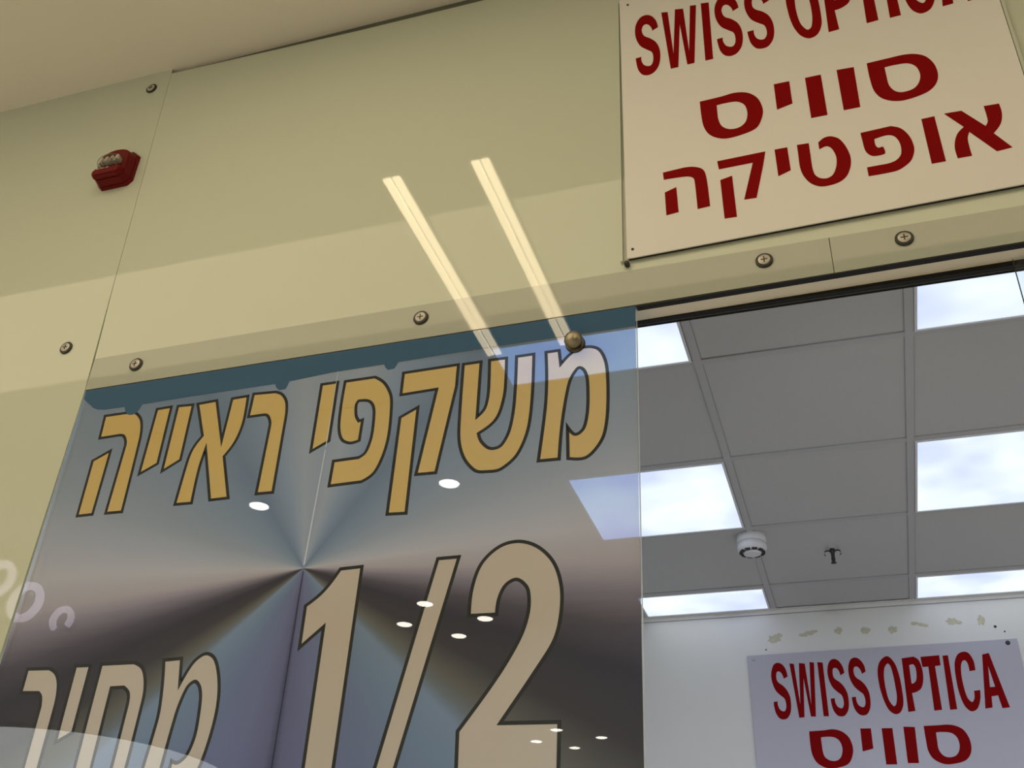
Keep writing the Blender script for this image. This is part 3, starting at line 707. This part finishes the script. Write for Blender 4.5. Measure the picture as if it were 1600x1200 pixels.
obj('housing', bevelled(hb, 0.0015, 2), M['alarm_red'], a)
sb = loft(octo(0.043, -0.052, -0.026, 0.007), octo(0.0465, -0.0535, -0.0235, 0.007), -0.050, -0.0342)
obj('sounder', bevelled(sb, 0.0025, 2), M['alarm_red'], a)
bm = bmesh.new()
bmesh.ops.create_uvsphere(bm, u_segments=28, v_segments=16, radius=1)
bmesh.ops.scale(bm, verts=bm.verts, vec=(0.041, 0.025, 0.024)); bmesh.ops.translate(bm, verts=bm.verts, vec=(-0.003, -0.036, 0.000))
lens = obj('strobe_lens', bm, M['lens'], a, True); lens['label'] = 'clear ribbed strobe lens'
bm = bmesh.new()
for i in range(8):
    x = -0.034 + i * 0.0082; box(bm, x, x + 0.0060, -0.048 - (i % 2) * 0.005, -0.034, -0.011 + (i % 3) * 0.003, 0.012 - (i % 2) * 0.005)
bmesh.ops.rotate(bm, verts=bm.verts, cent=(0, -0.04, 0), matrix=Matrix.Rotation(math.radians(-12), 3, 'X'))
rf = obj('reflector', bm, M['silver'], lens); rf['label'] = 'silver reflector facets'
bm = bmesh.new()
for i in range(3): box(bm, -0.030 + i * 0.014, -0.020 + i * 0.014, -0.0507, -0.0495, -0.0315, -0.0290)
obj('embossed_mark', bm, M['steel'], a)

# ------------------------------------------------------------------ lights of the concourse
def linear_light(x, label):
    l = thing('linear_light', label, 'ceiling light', (x, -1.05, MALL), 'linear lights of the concourse')
    obj('housing', boxes((-0.035, 0.035, -0.51, 0.51, -0.028, -0.0005)), M['white'], l)
    bm = boxes((-0.028, -0.004, -0.505, 0.505, -0.0335, -0.0282), (0.004, 0.028, -0.505, 0.505, -0.0335, -0.0282))
    obj('diffuser', bm, M['tube'], l)
    return l
l0 = linear_light(-1.199, 'twin-strip linear light mirrored in the facade, nearer the alarm')
for x, lab in ((-0.905, 'twin-strip linear light mirrored in the facade, nearer the sign'), (-3.85, 'added, unseen twin-strip light over the side pane'), (-4.15, 'added, unseen twin-strip light farthest along the side pane'),  # only the first is mirrored; the others are added to light the facade
               (3.2, 'added, unseen twin-strip light beyond the sign'), (3.5, 'added, unseen twin-strip light farthest beyond the sign')):
    copy_thing(l0, (x, -1.05, MALL), lab)
cl = thing('ceiling_glow_strip', 'glowing strip in place of the brighter ceiling behind the soffit edge', 'ceiling light', (-2, -1.0575, MALL))  # glow added so the facade mirrors a brighter ceiling
obj('cover', boxes((-9.9, 9.9, -0.2865, 0.2865, 0.0, 0.05)), M['cove'], cl)
for k, (x, y) in enumerate(((-2.836, -2.602), (-1.785, -2.589), (-2.509, -4.07), (-2.779, -4.386), (-2.226, -4.387), (-2.505, -4.661), (-2.788, -7.364), (-2.505, -7.023), (-2.511, -7.625), (-2.191, -7.317))):
    lab = ['round downlight mirrored under the gold lettering, nearer the alarm', 'round downlight mirrored under the gold lettering, nearer the doorway', 'first downlight of the nearer diamond of four',
           'side downlight of the nearer diamond, away from the doorway', 'side downlight of the nearer diamond, towards the doorway', 'last downlight of the nearer diamond of four',
           'side downlight of the farther diamond, away from the doorway', 'first downlight of the farther diamond of four', 'last downlight of the farther diamond of four', 'side downlight of the farther diamond, towards the doorway'][k]
    if k == 0:
        d0 = thing('downlight', lab, 'ceiling light', (x, y, MALL), 'round downlights of the concourse')
        obj('rim', lathe([(0.064, 0.001), (0.064, -0.004), (0.052, -0.006), (0.050, -0.001)], 32), M['white'], d0, True)
        obj('lens', lathe([(0.050, 0.0), (0.048, -0.004), (0, -0.005)], 32), M['down'], d0, True)
    else: copy_thing(d0, (x, y, MALL), lab)
copy_thing(d0, (0.3, -2.6, MALL), 'added, unseen downlight in the concourse before the doorway')  # this and the next two are added out of view to brighten the concourse
copy_thing(d0, (-9.5, -4.4, MALL), 'added, unseen downlight far along the concourse, past the side pane')
copy_thing(d0, (2.6, -2.6, MALL), 'added, unseen downlight in the concourse beyond the doorway')
for x, y in ((-2.836, -2.602), (-1.785, -2.589), (0.3, -2.6), (2.6, -2.6)):  # the last two belong to the added downlights
    spot('concourse_spot', (x, y, MALL - 0.006), (x + 0.1, y + 1.3, 0), MALL_W, WARM, 150, 0.0, 0.8)
for x, y in ((-2.779, -4.386), (-2.226, -4.387), (-2.788, -7.364), (-2.191, -7.317), (-9.5, -4.4)):  # the last one belongs to the added downlight
    spot('concourse_spot', (x, y, MALL - 0.006), (x - 0.6, y - 0.5, 0), 2.8 * MALL_W, WARM, 140, 0.0, 0.6)
sk = thing('dome_light', 'large round ceiling light mirrored low in the poster', 'ceiling light', (-7.834, -7.658, MALL))
obj('rim', lathe([(1.62, 0.0), (1.62, -0.02), (1.565, -0.02), (1.565, 0.0)], 64), M['white'], sk, True)
obj('diffuser', lathe([(1.56, -0.001), (1.56, -0.012), (0, -0.013)], 64), M['sky'], sk)

# hanging sign whose lit rings the glass mirrors
hs = thing('hanging_sign', 'hanging concourse sign with three lit rings, mirrored beside the side pane', 'sign', (-4.13, -2.6, 3.35))
def torus(R_, r_, arc=1.0, n=40, k=8):
    bm = bmesh.new(); rings = []
    m = int(n * arc)
    for i in range(m + (0 if arc == 1 else 1)):
        aa = 2 * math.pi * i / n; ring = []
        for j in range(k):
            b = 2 * math.pi * j / k; rr = R_ + r_ * math.cos(b)
            ring.append(bm.verts.new((rr * math.cos(aa), r_ * math.sin(b), rr * math.sin(aa))))
        rings.append(ring)
    for i in range(len(rings) - (0 if arc == 1 else 1)):
        A, B = rings[i], rings[(i + 1) % len(rings)]
        for j in range(k): bm.faces.new((A[j], B[j], B[(j + 1) % k], A[(j + 1) % k]))
    if arc != 1: bm.faces.new(rings[0]); bm.faces.new(rings[-1][::-1])
    return bm
r_ = obj('lit_ring', torus(0.090, 0.022), M['letter_lit'], hs, True); r_.location = (-0.02, 0, 0.0)
r_ = obj('lit_ring', torus(0.085, 0.022), M['letter_lit'], hs, True); r_.location = (-0.25, 0, 0.15)
r_ = obj('lit_ring', torus(0.055, 0.018, 0.75), M['letter_lit'], hs, True); r_.location = (0.25, 0, -0.115); r_.rotation_euler = (0, math.radians(40), 0)
bm = bmesh.new(); box(bm, -0.36, 0.34, -0.035, -0.024, -0.03, 0.03)
bmesh.ops.rotate(bm, verts=bm.verts, cent=(0, 0, 0), matrix=Matrix.Rotation(math.radians(26), 3, 'Y'))
obj('rail', bm, M['steel_dark'], hs)
obj('hanger_rod', boxes((-0.006, 0.006, -0.034, -0.025, 0.02, MALL - 3.35)), M['steel_dark'], hs)
